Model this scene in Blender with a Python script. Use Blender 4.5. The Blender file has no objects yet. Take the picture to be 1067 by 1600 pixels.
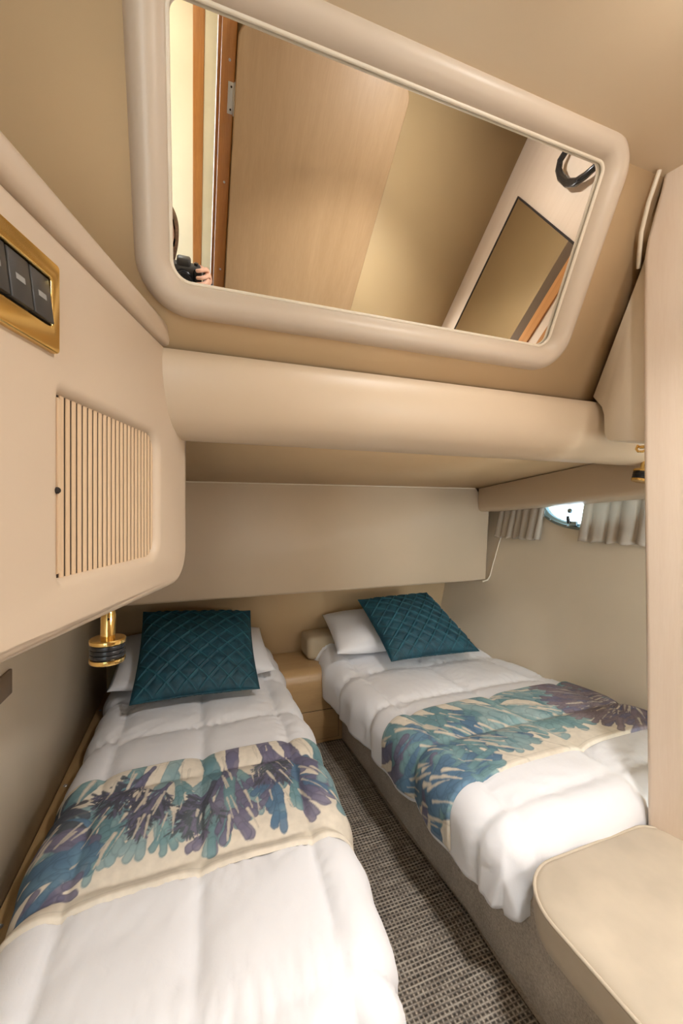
import bpy, bmesh, math, random
import numpy as np
from mathutils import Vector, Matrix
R_ = math.radians
C = bpy.context.scene.collection
scene = bpy.context.scene
H = 1.22

# ------------------------------------------------------------------ camera, world, lights, exposure
cam_d = bpy.data.cameras.new('view_camera')
cam_d.sensor_fit = 'AUTO'; cam_d.sensor_width = 36.0; cam_d.lens = 14.4
cam_d.clip_start = 0.01
cam = bpy.data.objects.new('view_camera', cam_d); C.objects.link(cam)
cam.location = (0, 0, H); cam.rotation_euler = (R_(90), 0, R_(-20.0))
scene.camera = cam
scene.view_settings.view_transform = 'Standard'
scene.view_settings.look = 'None'
scene.view_settings.gamma = 1.0
scene.view_settings.use_curve_mapping = False
scene.view_settings.exposure = 0.56

world = bpy.data.worlds.new('daylight_sky'); scene.world = world
world.use_nodes = True
wn = world.node_tree.nodes; wl = world.node_tree.links
wn['Background'].inputs['Color'].default_value = (0.80, 0.93, 1.0, 1)
wn['Background'].inputs['Strength'].default_value = 6.0

def area_light(name, loc, rot, sx, sy, power, color):
    d = bpy.data.lights.new(name, 'AREA'); d.shape = 'RECTANGLE'; d.size = sx; d.size_y = sy
    d.energy = power; d.color = color
    o = bpy.data.objects.new(name, d); C.objects.link(o); o.location = loc; o.rotation_euler = rot
    return o
WARM = (1.0, 0.98, 0.955)
# hallway daylight from above, and an added fill standing in for an unseen opening
area_light('hallway_daylight', (0.05, -0.78, 2.45), (R_(-12), 0, 0), 0.80, 0.50, 110.0, (1.0, 0.98, 0.95))
area_light('companionway_fill', (-0.36, -1.19, 1.55), (R_(90), 0, 0), 0.40, 1.05, 3.0, (1.0, 0.98, 0.95))
# cabin ceiling lamp behind the camera: a downlight beam and its softer spill
LAMPS = [(0.80, 0.15)]
for lx, ly in LAMPS:
    area_light('ceiling_lamp_beam', (lx, ly, 2.10), (R_(7), R_(6), 0), 0.20, 0.20, 7.8, WARM).data.spread = R_(112)
    pd = bpy.data.lights.new('ceiling_lamp_dome', 'POINT'); pd.energy = 8.0; pd.color = WARM; pd.shadow_soft_size = .02
    po = bpy.data.objects.new('ceiling_lamp_dome', pd); C.objects.link(po); po.location = (lx, ly, 2.112)
# low fill lamp added behind the camera, unseen, to lift hull and back panel
FILL_LAMP = (1.12, -0.30, 1.00)
area_light('fill_lamp_light', (FILL_LAMP[0], FILL_LAMP[1] + .02, FILL_LAMP[2]), (R_(90), 0, 0), 0.16, 0.16, 3.0, WARM)

# ------------------------------------------------------------------ helpers
def link(name, me, mat=None, parent=None, smooth=True):
    o = bpy.data.objects.new(name, me); C.objects.link(o)
    if mat is not None:
        me.materials.clear(); me.materials.append(mat)
    if parent is not None: o.parent = parent
    if smooth:
        me.polygons.foreach_set('use_smooth', [True] * len(me.polygons))
    return o

def mesh(name, v, f, mat=None, parent=None, smooth=True, fixn=True):
    me = bpy.data.meshes.new(name); me.from_pydata([tuple(p) for p in v], [], [tuple(q) for q in f]); me.update()
    if fixn:
        b = bmesh.new(); b.from_mesh(me); bmesh.ops.recalc_face_normals(b, faces=b.faces); b.to_mesh(me); b.free()
    return link(name, me, mat, parent, smooth)

def from_bm(name, b, mat, parent=None, smooth=True, angle=None):
    bmesh.ops.recalc_face_normals(b, faces=b.faces)
    if angle is not None:
        for e in b.edges:
            if len(e.link_faces) == 2 and e.calc_face_angle(0) > angle: e.smooth = False
    me = bpy.data.meshes.new(name); b.to_mesh(me); b.free()
    return link(name, me, mat, parent, smooth)

def empty(name, loc=(0, 0, 0)):
    o = bpy.data.objects.new(name, None); C.objects.link(o); o.location = loc; o.empty_display_size = .05
    return o

def tag(o, label, cat, group=None):
    o['label'] = label; o['category'] = cat
    if group: o['group'] = group
    return o

def struct(o):
    o['kind'] = 'structure'; return o

def thing(name, label, cat, loc=(0, 0, 0), group=None):
    return tag(empty(name, loc), label, cat, group)

def put(o, parent):
    """parent without moving (parents are unrotated empties or unmoved meshes)"""
    o.parent = parent
    o.matrix_parent_inverse = Matrix.Translation(parent.location).inverted() if parent.parent is None else (Matrix.Translation(parent.parent.location).inverted())
    return o

def box_bm(lo, hi, bev=0.0, seg=2):
    b = bmesh.new()
    bmesh.ops.create_cube(b, size=1.0)
    for v in b.verts:
        v.co = Vector([lo[i] + (v.co[i] + .5) * (hi[i] - lo[i]) for i in range(3)])
    if bev > 0:
        bmesh.ops.bevel(b, geom=list(b.edges), offset=bev, segments=seg, profile=.5, affect='EDGES')
    return b

def box(name, lo, hi, mat, parent=None, bev=0.0, seg=2):
    return from_bm(name, box_bm(lo, hi, bev, seg), mat, parent, True, R_(50))

def hexa(name, pts, mat, parent=None, bev=0.0, seg=3, smooth=True):
    """box from 8 corners: 4 of one end then the 4 matching of the other"""
    b = bmesh.new(); v = [b.verts.new(p) for p in pts]
    for q in ((0, 1, 2, 3), (7, 6, 5, 4), (0, 4, 5, 1), (1, 5, 6, 2), (2, 6, 7, 3), (3, 7, 4, 0)):
        b.faces.new([v[i] for i in q])
    if bev: bmesh.ops.bevel(b, geom=list(b.edges), offset=bev, segments=seg, profile=.5, affect='EDGES')
    return from_bm(name, b, mat, parent, smooth, R_(50))

def loft(name, rings, mat, parent=None, closed=True, caps=True, smooth=True, angle=R_(50)):
    b = bmesh.new(); rv = [[b.verts.new(p) for p in r] for r in rings]
    n = len(rings[0])
    for i in range(len(rings) - 1):
        for j in range(n if closed else n - 1):
            k = (j + 1) % n
            b.faces.new((rv[i][j], rv[i][k], rv[i + 1][k], rv[i + 1][j]))
    if caps and closed:
        b.faces.new(rv[0]); b.faces.new(list(reversed(rv[-1])))
    return from_bm(name, b, mat, parent, smooth, angle)

def tube(name, pts, r, mat, parent=None, n=8, closed=False):
    pts = [Vector(p) for p in pts]; m = len(pts); rings = []
    up = None
    for i, p in enumerate(pts):
        a = pts[(i - 1) % m] if (closed or i > 0) else p
        c = pts[(i + 1) % m] if (closed or i < m - 1) else p
        t = (c - a).normalized()
        if up is None: up = t.orthogonal().normalized()
        up = (up - t * up.dot(t)).normalized(); sd = t.cross(up)
        rr = r[i] if isinstance(r, (list, tuple)) else r
        rings.append([p + (up * math.cos(q) + sd * math.sin(q)) * rr for q in [2 * math.pi * k / n for k in range(n)]])
    if closed:
        b = bmesh.new(); rv = [[b.verts.new(p) for p in g] for g in rings]
        for i in range(m):
            for j in range(n):
                b.faces.new((rv[i][j], rv[i][(j + 1) % n], rv[(i + 1) % m][(j + 1) % n], rv[(i + 1) % m][j]))
        return from_bm(name, b, mat, parent)
    return loft(name, rings, mat, parent, angle=R_(70))

def lathe(name, prof, loc, mat, parent=None, n=32, axis=(0, 0, 1)):
    """prof: (radius, height) list; revolved about axis through loc"""
    ax = Vector(axis).normalized(); u = ax.orthogonal().normalized(); w = ax.cross(u); loc = Vector(loc)
    rings = [[loc + ax * h + (u * math.cos(2 * math.pi * k / n) + w * math.sin(2 * math.pi * k / n)) * max(r, 1e-5) for k in range(n)] for r, h in prof]
    return loft(name, rings, mat, parent, angle=R_(35))

def rrect(a0, a1, b0, b1, r, n=8):
    """rounded rectangle outline, counter-clockwise, with outward normals; r scalar or 4 (from a1b1 corner ccw)"""
    rs = r if isinstance(r, (list, tuple)) else [r] * 4
    P = []; N = []
    cs = [(a1 - rs[0], b1 - rs[0], 0), (a0 + rs[1], b1 - rs[1], 90), (a0 + rs[2], b0 + rs[2], 180), (a1 - rs[3], b0 + rs[3], 270)]
    for (cx, cy, st), q in zip(cs, rs):
        for k in range(n + 1):
            t = R_(st + 90 * k / n); P.append((cx + q * math.cos(t), cy + q * math.sin(t))); N.append((math.cos(t), math.sin(t)))
    return P, N

# smooth value noise (numpy)
def vnoise(x, y, seed=0):
    rs = np.random.RandomState(seed); tab = rs.rand(256, 256)
    xi = np.floor(x).astype(int); yi = np.floor(y).astype(int); fx = x - xi; fy = y - yi
    fx = fx * fx * (3 - 2 * fx); fy = fy * fy * (3 - 2 * fy)
    g = lambda a, b: tab[a % 256, b % 256]
    return (g(xi, yi) * (1 - fx) + g(xi + 1, yi) * fx) * (1 - fy) + (g(xi, yi + 1) * (1 - fx) + g(xi + 1, yi + 1) * fx) * fy
def fbm(x, y, seed=0, oct=4):
    s = 0; a = .5
    for k in range(oct):
        s = s + a * (vnoise(x * 2 ** k, y * 2 ** k, seed + k) - .5); a *= .5
    return s

# ------------------------------------------------------------------ materials
def new_mat(name):
    m = bpy.data.materials.new(name); m.use_nodes = True
    nt = m.node_tree; return m, nt, nt.nodes['Principled BSDF']
def node(nt, kind, **kw):
    n = nt.nodes.new(kind)
    for k, v in kw.items():
        if k in n.inputs: n.inputs[k].default_value = v
        else: setattr(n, k, v)
    return n
def ramp(nt, fac, stops):
    r = nt.nodes.new('ShaderNodeValToRGB'); e = r.color_ramp.elements
    while len(e) < len(stops): e.new(.5)
    for q, (p, c) in zip(e, stops): q.position = p; q.color = (*c, 1)
    nt.links.new(fac, r.inputs[0]); return r.outputs[0]
def bump(nt, p, h, strength, dist):
    b = node(nt, 'ShaderNodeBump', Strength=strength, Distance=dist)
    nt.links.new(h, b.inputs['Height']); nt.links.new(b.outputs[0], p.inputs['Normal'])
def coords(nt, scale=(1, 1, 1), rot=(0, 0, 0)):
    t = nt.nodes.new('ShaderNodeTexCoord'); m = nt.nodes.new('ShaderNodeMapping')
    m.inputs['Scale'].default_value = scale; m.inputs['Rotation'].default_value = rot
    nt.links.new(t.outputs['Object'], m.inputs[0]); return m.outputs[0]

def plain(name, col, rough=.5, metal=0.0, noise=0.06, nscale=6.0, bscale=400, bstr=.15, bdist=.0005, **kw):
    m, nt, p = new_mat(name)
    v = coords(nt)
    n = node(nt, 'ShaderNodeTexNoise', Scale=nscale, Detail=3.0); nt.links.new(v, n.inputs['Vector'])
    lo = tuple(max(0, c * (1 - noise)) for c in col); hi = tuple(min(1, c * (1 + noise)) for c in col)
    nt.links.new(ramp(nt, n.outputs[0], [(.3, lo), (.7, hi)]), p.inputs['Base Color'])
    p.inputs['Roughness'].default_value = rough; p.inputs['Metallic'].default_value = metal
    for k, q in kw.items(): p.inputs[k].default_value = q
    if bstr > 0:
        n2 = node(nt, 'ShaderNodeTexNoise', Scale=float(bscale), Detail=2.0); nt.links.new(v, n2.inputs['Vector'])
        bump(nt, p, n2.outputs[0], bstr, bdist)
    return m

def wood(name, c0, c1, scale=(9, 9, .8), rough=.4, coat=.15, contrast=(.3, .7)):
    m, nt, p = new_mat(name)
    v = coords(nt, scale)
    n = node(nt, 'ShaderNodeTexNoise', Scale=3.0, Detail=8.0, Roughness=.65, Distortion=.6); nt.links.new(v, n.inputs['Vector'])
    v2 = coords(nt, tuple(s * 6 for s in scale))
    n2 = node(nt, 'ShaderNodeTexNoise', Scale=6.0, Detail=4.0); nt.links.new(v2, n2.inputs['Vector'])
    mx = node(nt, 'ShaderNodeMix', data_type='FLOAT'); mx.inputs[0].default_value = .35
    nt.links.new(n.outputs[0], mx.inputs[2]); nt.links.new(n2.outputs[0], mx.inputs[3])
    nt.links.new(ramp(nt, mx.outputs[0], [(contrast[0], c0), (contrast[1], c1)]), p.inputs['Base Color'])
    p.inputs['Roughness'].default_value = rough; p.inputs['Coat Weight'].default_value = coat
    p.inputs['Coat Roughness'].default_value = .25
    bump(nt, p, n2.outputs[0], .05, .0005)
    return m

M = {}
M['vinyl'] = plain('beige_vinyl', (.57, .44, .305), .42, noise=.03, nscale=3, bscale=700, bstr=.12)
M['vinyl_dark'] = plain('tan_headlining_vinyl', (.62, .435, .245), .5, noise=.03, nscale=3, bscale=700, bstr=.12)
M['vinyl_light'] = plain('cream_vinyl', (.60, .475, .35), .42, noise=.03, nscale=3, bscale=700, bstr=.12)
M['hull'] = plain('hull_lining', (.76, .66, .52), .42, noise=.04, nscale=2.5, bscale=500, bstr=.12)
M['headliner'] = plain('beige_headliner', (.68, .54, .37), .5, noise=.03, nscale=3, bscale=700, bstr=.12)
M['vinyl_frame'] = plain('pale_frame_vinyl', (.56, .45, .34), .42, noise=.03, nscale=3, bscale=700, bstr=.12)
M['plate'] = plain('brown_plate_plastic', (.22, .16, .11), .5, bstr=0)
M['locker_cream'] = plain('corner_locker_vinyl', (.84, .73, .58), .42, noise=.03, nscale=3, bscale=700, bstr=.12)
M['lip'] = plain('cream_piping', (.72, .62, .48), .4, bstr=0)
M['maple'] = wood('pale_maple', (.74, .60, .47), (.80, .67, .545), (7, 7, .5), .38, .2)
M['vinyl_back'] = plain('tan_wall_vinyl', (.50, .37, .20), .5, noise=.03, nscale=3, bscale=700, bstr=.12)
M['maple_door'] = wood('maple_door', (.38, .245, .125), (.46, .31, .17), (6, 6, .6), .5, .04)
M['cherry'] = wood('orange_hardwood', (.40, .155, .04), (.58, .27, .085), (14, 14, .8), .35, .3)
M['reflected_dark'] = wood('dark_jamb_reflection', (.07, .045, .03), (.13, .085, .055), (14, 14, .8), .35, .3)
M['ledge'] = wood('ledge_wood', (.40, .245, .105), (.50, .33, .155), (12, 1.0, 12), .35, .25)
M['night'] = wood('nightstand_laminate', (.43, .27, .125), (.50, .33, .16), (1.2, 9, 9), .4, .15)
M['slat'] = wood('tambour_slat_wood', (.66, .46, .285), (.74, .55, .36), (14, 14, .8), .45, .1)
M['slat_back'] = plain('tambour_backing', (.035, .018, .010), .85, bstr=0)
M['brass'] = plain('polished_brass', (.86, .60, .22), .16, 1.0, noise=.04, bstr=0)
M['black'] = plain('glossy_black_plastic', (.018, .018, .02), .25, bstr=0)
M['switch'] = plain('charcoal_plastic', (.04, .038, .036), .38, bstr=0)
M['legend'] = plain('grey_legend_print', (.30, .29, .27), .5, bstr=0)
M['chrome'] = plain('blued_chrome', (.30, .42, .50), .2, 1.0, bstr=0)
M['steel'] = plain('satin_steel', (.62, .66, .72), .3, 1.0, bstr=0)
M['hole'] = plain('dark_hole', (.02, .012, .008), .8, bstr=0)
M['skin'] = plain('skin', (.72, .42, .29), .5, noise=.05, bscale=200, bstr=.1)
M['hair'] = plain('brown_hair', (.16, .09, .05), .55, noise=.4, nscale=90, bstr=.3, bscale=300)
M['shirt'] = plain('dark_shirt', (.05, .052, .06), .8, bstr=.2)
M['trousers'] = plain('grey_trousers', (.09, .09, .10), .8, bstr=.2)
M['ottoman'] = plain('cream_suede', (.50, .425, .325), .75, noise=.09, nscale=9, bscale=600, bstr=.2)
M['mattress'] = plain('mattress_cover', (.50, .41, .28), .7, bstr=.2)
M['hallwall'] = plain('hallway_cream_panel', (.82, .73, .58), .5, noise=.03, bstr=0)
M['white_strip'] = plain('white_strip', (.78, .74, .62), .4, bstr=0)
M['lampface'] = None

def duvet_mat():
    m, nt, p = new_mat('white_duvet_cotton')
    v = coords(nt)
    p.inputs['Base Color'].default_value = (.80, .80, .825, 1); p.inputs['Roughness'].default_value = .8
    p.inputs['Sheen Weight'].default_value = .15
    n = node(nt, 'ShaderNodeTexNoise', Scale=28.0, Detail=5.0, Roughness=.6, Distortion=.8); nt.links.new(v, n.inputs['Vector'])
    bump(nt, p, n.outputs[0], .12, .006)
    return m
M['duvet'] = duvet_mat()

def velvet(name, c0, c1):
    m, nt, p = new_mat(name)
    v = coords(nt)
    n = node(nt, 'ShaderNodeTexNoise', Scale=22.0, Detail=4.0, Distortion=1.0); nt.links.new(v, n.inputs['Vector'])
    nt.links.new(ramp(nt, n.outputs[0], [(.35, c0), (.7, c1)]), p.inputs['Base Color'])
    p.inputs['Roughness'].default_value = .65
    p.inputs['Sheen Weight'].default_value = .07; p.inputs['Sheen Roughness'].default_value = .35
    p.inputs['Sheen Tint'].default_value = (.3, .75, .85, 1)
    n2 = node(nt, 'ShaderNodeTexNoise', Scale=900.0); nt.links.new(v, n2.inputs['Vector'])
    bump(nt, p, n2.outputs[0], .25, .0006)
    return m
M['teal'] = velvet('teal_velvet', (.003, .036, .056), (.006, .070, .100))

M['teal_rib'] = velvet('teal_velvet_rib', (.010, .075, .105), (.016, .120, .155))
def carpet():
    m, nt, p = new_mat('beige_carpet_pile')
    v = coords(nt)
    n = node(nt, 'ShaderNodeTexNoise', Scale=170.0, Detail=4.0, Roughness=.75); nt.links.new(v, n.inputs['Vector'])
    n2 = node(nt, 'ShaderNodeTexNoise', Scale=9.0, Detail=3.0); nt.links.new(v, n2.inputs['Vector'])
    mx = node(nt, 'ShaderNodeMix', data_type='FLOAT'); mx.inputs[0].default_value = .3
    nt.links.new(n.outputs[0], mx.inputs[2]); nt.links.new(n2.outputs[0], mx.inputs[3])
    nt.links.new(ramp(nt, mx.outputs[0], [(.34, (.36, .305, .245)), (.52, (.56, .49, .41)), (.68, (.74, .67, .58))]), p.inputs['Base Color'])
    p.inputs['Roughness'].default_value = .95
    bump(nt, p, n.outputs[0], .8, .006)
    return m
M['carpet'] = carpet()

def woven():
    m, nt, p = new_mat('woven_vinyl_rug')
    v = coords(nt)
    sx = nt.nodes.new('ShaderNodeSeparateXYZ'); nt.links.new(v, sx.inputs[0])
    def math_(op, a, b=None):
        q = nt.nodes.new('ShaderNodeMath'); q.operation = op
        for i, w in enumerate((a, b)):
            if w is None: continue
            if isinstance(w, (int, float)): q.inputs[i].default_value = w
            else: nt.links.new(w, q.inputs[i])
        return q.outputs[0]
    def wave(c, period, ph=0.0):
        return math_('SINE', math_('ADD', math_('MULTIPLY', c, 2 * math.pi / period), ph))
    row = math_('FLOOR', math_('MULTIPLY', sx.outputs[1], 1 / .0115))
    wx = wave(sx.outputs[0], .0130, 0.0)
    wy = wave(sx.outputs[1], .0115, 0.0)
    grid = math_('MAXIMUM', math_('MULTIPLY', wx, 1.0), wy)         # light threads cross both ways, dark squares between
    ns = node(nt, 'ShaderNodeTexNoise', Scale=1.0, Detail=2.0)
    mp = nt.nodes.new('ShaderNodeMapping'); mp.inputs['Scale'].default_value = (14, 150, 1)
    nt.links.new(v, mp.inputs[0]); nt.links.new(mp.outputs[0], ns.inputs['Vector'])
    ns2 = node(nt, 'ShaderNodeTexNoise', Scale=260.0, Detail=2.0); nt.links.new(v, ns2.inputs['Vector'])
    val = math_('ADD', math_('MULTIPLY', grid, .26), math_('ADD', math_('MULTIPLY', ns.outputs[0], .9), math_('MULTIPLY', ns2.outputs[0], .35)))
    nt.links.new(ramp(nt, val, [(.35, (.040, .033, .027)), (.62, (.13, .108, .086)), (.80, (.26, .22, .18)), (.98, (.45, .40, .33))]), p.inputs['Base Color'])
    p.inputs['Roughness'].default_value = .6
    bump(nt, p, grid, .7, .002)
    return m
M['rug'] = woven()

def runner_mat():
    m, nt, p = new_mat('printed_linen')
    a = nt.nodes.new('ShaderNodeVertexColor'); a.layer_name = 'print'
    v = coords(nt)
    n = node(nt, 'ShaderNodeTexNoise', Scale=40.0, Detail=4.0); nt.links.new(v, n.inputs['Vector'])
    mx = node(nt, 'ShaderNodeMix', data_type='RGBA', blend_type='MULTIPLY'); mx.inputs[0].default_value = 1.0
    nt.links.new(a.outputs[0], mx.inputs[6])
    nt.links.new(ramp(nt, n.outputs[0], [(.3, (.86, .86, .86)), (.7, (1, 1, 1))]), mx.inputs[7])
    nt.links.new(mx.outputs[2], p.inputs['Base Color'])
    p.inputs['Roughness'].default_value = .75
    n2 = node(nt, 'ShaderNodeTexNoise', Scale=700.0); nt.links.new(v, n2.inputs['Vector'])
    bump(nt, p, n2.outputs[0], .2, .0006)
    return m
M['runner'] = runner_mat()

def mirror_mat():
    m, nt, p = new_mat('silvered_mirror'); p.inputs['Base Color'].default_value = (.94, .94, .93, 1)
    p.inputs['Metallic'].default_value = 1.0; p.inputs['Roughness'].default_value = 0.0
    return m
M['mirror'] = mirror_mat()
def smoked():
    m, nt, p = new_mat('bronze_tinted_mirror'); p.inputs['Base Color'].default_value = (.78, .73, .65, 1)
    p.inputs['Metallic'].default_value = 1.0; p.inputs['Roughness'].default_value = .03
    return m
M['smoked'] = smoked()
def pane_mat():
    m = bpy.data.materials.new('clear_pane'); m.use_nodes = True; nt = m.node_tree; nt.nodes.clear()
    o = nt.nodes.new('ShaderNodeOutputMaterial'); t = nt.nodes.new('ShaderNodeBsdfTransparent'); g = nt.nodes.new('ShaderNodeBsdfGlossy')
    t.inputs[0].default_value = (.92, .97, 1, 1); g.inputs['Roughness'].default_value = .02
    x = nt.nodes.new('ShaderNodeMixShader'); x.inputs[0].default_value = .06
    nt.links.new(t.outputs[0], x.inputs[1]); nt.links.new(g.outputs[0], x.inputs[2]); nt.links.new(x.outputs[0], o.inputs[0])
    return m
M['pane'] = pane_mat()
def curtain_mat():
    m, nt, p = new_mat('cream_curtain_cloth')
    p.inputs['Base Color'].default_value = (.64, .56, .47, 1); p.inputs['Roughness'].default_value = .75
    tr = nt.nodes.new('ShaderNodeBsdfTranslucent'); tr.inputs[0].default_value = (.6, .58, .52, 1)
    x = nt.nodes.new('ShaderNodeMixShader'); x.inputs[0].default_value = .25
    out = nt.nodes['Material Output']
    nt.links.new(p.outputs[0], x.inputs[1]); nt.links.new(tr.outputs[0], x.inputs[2]); nt.links.new(x.outputs[0], out.inputs[0])
    v = coords(nt); n2 = node(nt, 'ShaderNodeTexNoise', Scale=800.0); nt.links.new(v, n2.inputs['Vector'])
    bump(nt, p, n2.outputs[0], .2, .0006)
    return m
M['curtain'] = curtain_mat()
def lamp_mat():
    m, nt, p = new_mat('lit_lamp_diffuser')
    p.inputs['Base Color'].default_value = (.9, .88, .82, 1)
    p.inputs['Emission Color'].default_value = (1, .9, .76, 1); p.inputs['Emission Strength'].default_value = 3.0
    return m
M['lampface'] = lamp_mat()

# ------------------------------------------------------------------ geometry of the tilted mirror panel
TL = R_(25.2)
NM = Vector((0, math.cos(TL), math.sin(TL)))     # from the camera side into the panel
TM = Vector((0, -math.sin(TL), math.cos(TL)))    # up the slope
M0 = 1.06
def mp(r, t, h=0.0):
    """point on the mirror plane: r across, t up the slope, h proud towards the room"""
    return Vector((r, 0, H)) + NM * (M0 - h) + TM * t
def hull_x(y, z):
    return 1.61 - .17 * (y - 2.04) + .21 * (z - .35)
LD = Vector((.312, .951, 0)).normalized(); LN = Vector((LD.y, -LD.x, 0)); L0 = Vector((-.012, 1.13, 0))
def lk(s, z, off=0.0):
    """point on the left locker's face: s along it (0 = far edge, negative nearer), off = towards the room"""
    return L0 + LD * s + LN * off + Vector((0, 0, z))

# ------------------------------------------------------------------ the setting
struct(box('floor', (-.62, -1.35, -.03), (2.25, 2.6, 0), M['carpet']))
struct(box('ceiling', (-.62, -1.35, 2.137), (2.30, 2.6, 2.165), M['headliner']))
struct(box('wall_left', (-.47, -.35, 0), (-.416, 2.45, 1.58), M['hull']))
struct(box('wall_left_upper', (-.66, -.35, 1.52), (-.60, 2.6, 2.137), M['vinyl_dark']))
struct(box('trim_3', (-.66, -.35, 1.50), (-.416, 2.4, 1.53), M['hull']))
struct(box('wall_right_outer', (2.24, -1.3, 0), (2.28, -.02, 2.137), M['vinyl_dark']))
struct(box('wall_right_upper', (2.10, -.05, 1.58), (2.16, 2.44, 2.137), M['vinyl_dark']))
struct(box('wall_back', (-.66, 2.40, 0), (2.30, 2.44, 2.137), M['vinyl_dark']))
# tilted overhead panel that carries the mirror
pan = [mp(-.62, -.16, -.012), mp(1.36, -.16, -.012), mp(1.36, .535, -.012), mp(-.62, .535, -.012)]
struct(hexa('wall_tilted', pan + [p + NM * .03 for p in pan], M['vinyl_dark']))
# soffit above the bed heads
so = [(-.415, 1.135, 1.452), (1.95, 1.135, 1.452), (1.78, 2.398, 1.331), (-.415, 2.398, 1.331)]
struct(hexa('ceiling_lower', [Vector(p) for p in so] + [Vector(p) + Vector((0, 0, .02)) for p in so], M['vinyl_dark']))

# hull side with the oval porthole cut through it
PC = (1.505, 1.262); PA, PB = .275, .130
def build_hull():
    n = 48; ys = (-.05, 2.44); zs = (0.0, 1.60)
    el = []; rc = []
    for k in range(n):
        t = 2 * math.pi * k / n; cx, sy = math.cos(t), math.sin(t)
        el.append((PC[0] + PA * cx, PC[1] + PB * sy))
        sc = min(((ys[1] - PC[0]) / cx) if cx > 1e-6 else 1e9, ((ys[0] - PC[0]) / cx) if cx < -1e-6 else 1e9,
                 ((zs[1] - PC[1]) / sy) if sy > 1e-6 else 1e9, ((zs[0] - PC[1]) / sy) if sy < -1e-6 else 1e9)
        rc.append((PC[0] + cx * sc, PC[1] + sy * sc))
    # snap nearest ring points to the rectangle's corners
    for cy in ys:
        for cz in zs:
            k = min(range(n), key=lambda q: (rc[q][0] - cy) ** 2 + (rc[q][1] - cz) ** 2); rc[k] = (cy, cz)
    v = []; f = []
    for lay in (0.0, .05):
        for (y, z) in el + rc: v.append((hull_x(y, z) + lay, y, z))
    m = 2 * n
    for k in range(n):
        j = (k + 1) % n
        f.append((k, j, n + j, n + k)); f.append((m + k, m + n + k, m + n + j, m + j))
        f.append((k, m + k, m + j, j)); f.append((n + k, n + j, m + n + j, m + n + k))
    return mesh('wall_right_hull', v, f, M['hull'], None, False)
struct(build_hull())

# right partition (maple) with a softly shaped far edge
W0 = Vector((1.199, .785, 0)); WD = Vector((1.449 - 1.199, -.35 - .785, 0)).normalized(); WN = Vector((-WD.y, WD.x, 0)) * -1
if WN.x < 0: WN = -WN       # points away from the room
def wl_pt(a, z, off=0): return W0 + WD * a + WN * off + Vector((0, 0, z))
edge = [(0.0, 0.0), (-.005, .60), (-.012, 1.30), (-.014, 1.80), (-.012, 1.94), (-.004, 1.99), (.012, 2.05), (.026, 2.10), (.034, 2.137)]
rings = []
rr = .014
for a, z in edge:
    ring = [wl_pt(1.165, z, 0), wl_pt(a + rr, z, 0)]
    for k in range(1, 6):
        t = R_(90 * k / 5); ring.append(wl_pt(a + rr - rr * math.sin(t), z, rr - rr * math.cos(t)))
    ring += [wl_pt(a, z, .05), wl_pt(1.165, z, .05)]
    rings.append(ring)
struct(loft('wall_right_partition', rings, M['maple'], None))

# wall behind the camera: doorway on the left, tan vinyl on the right
struct(box('wall_front', (.15, -.41, 0), (1.46, -.35, 2.137), M['vinyl_back']))
struct(box('wall_front_corner', (-.62, -.41, 0), (-.50, -.35, 2.137), M['vinyl_dark']))
# hallway behind the doorway
struct(box('wall_hallway', (-.15, -1.27, 0), (.60, -1.22, 2.6), M['hallwall']))
struct(box('wall_hallway_left', (-.66, -1.27, 0), (-.60, -.35, 2.6), M['hallwall']))
struct(box('wall_hallway_right', (.55, -1.27, 0), (.60, -.41, 2.6), M['hallwall']))
struct(box('trim_1', (.002, -1.22, 0), (.056, -1.205, 2.14), M['cherry'], bev=.003))
struct(box('trim_2', (.056, -1.22, 0), (.130, -1.208, 2.14), M['white_strip'], bev=.003))
# door frame: dark groove beside a lighter board
frame = struct(box('door_1_frame', (.098, -.44, 0), (.150, -.335, 2.137), M['cherry'], bev=.004))
struct(box('door_1_stop', (.086, -.43, 0), (.0985, -.37, 2.137), M['cherry'], bev=.002))
for z in (1.27, 1.62, 1.985):
    lathe('screw', [(.0, .002), (.004, .002), (.0045, 0), (.0045, -.003)], (.128, -.334, z), M['steel'], frame, 12, (0, 1, 0))

# ------------------------------------------------------------------ padded fittings of the shell
# rounded bolster that runs under the mirror panel
def bolster():
    prof = [(1.140, 1.462), (1.036, 1.524), (1.003, 1.590), (.984, 1.583), (.977, 1.560), (.978, 1.530), (.985, 1.500), (.996, 1.470), (1.012, 1.443),
            (1.034, 1.421), (1.062, 1.406), (1.090, 1.399), (1.112, 1.400), (1.128, 1.408), (1.138, 1.424)]
    xs = [-.36] + [-.30 + .05 * k for k in range(40)]
    rings = [[Vector((x, y, z)) for y, z in prof] for x in xs]
    o = loft('padded_bolster', rings, M['vinyl'], angle=R_(60))
    return tag(o, 'long rounded beige vinyl bolster running under the tilted mirror', 'bolster')
bolster()

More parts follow.
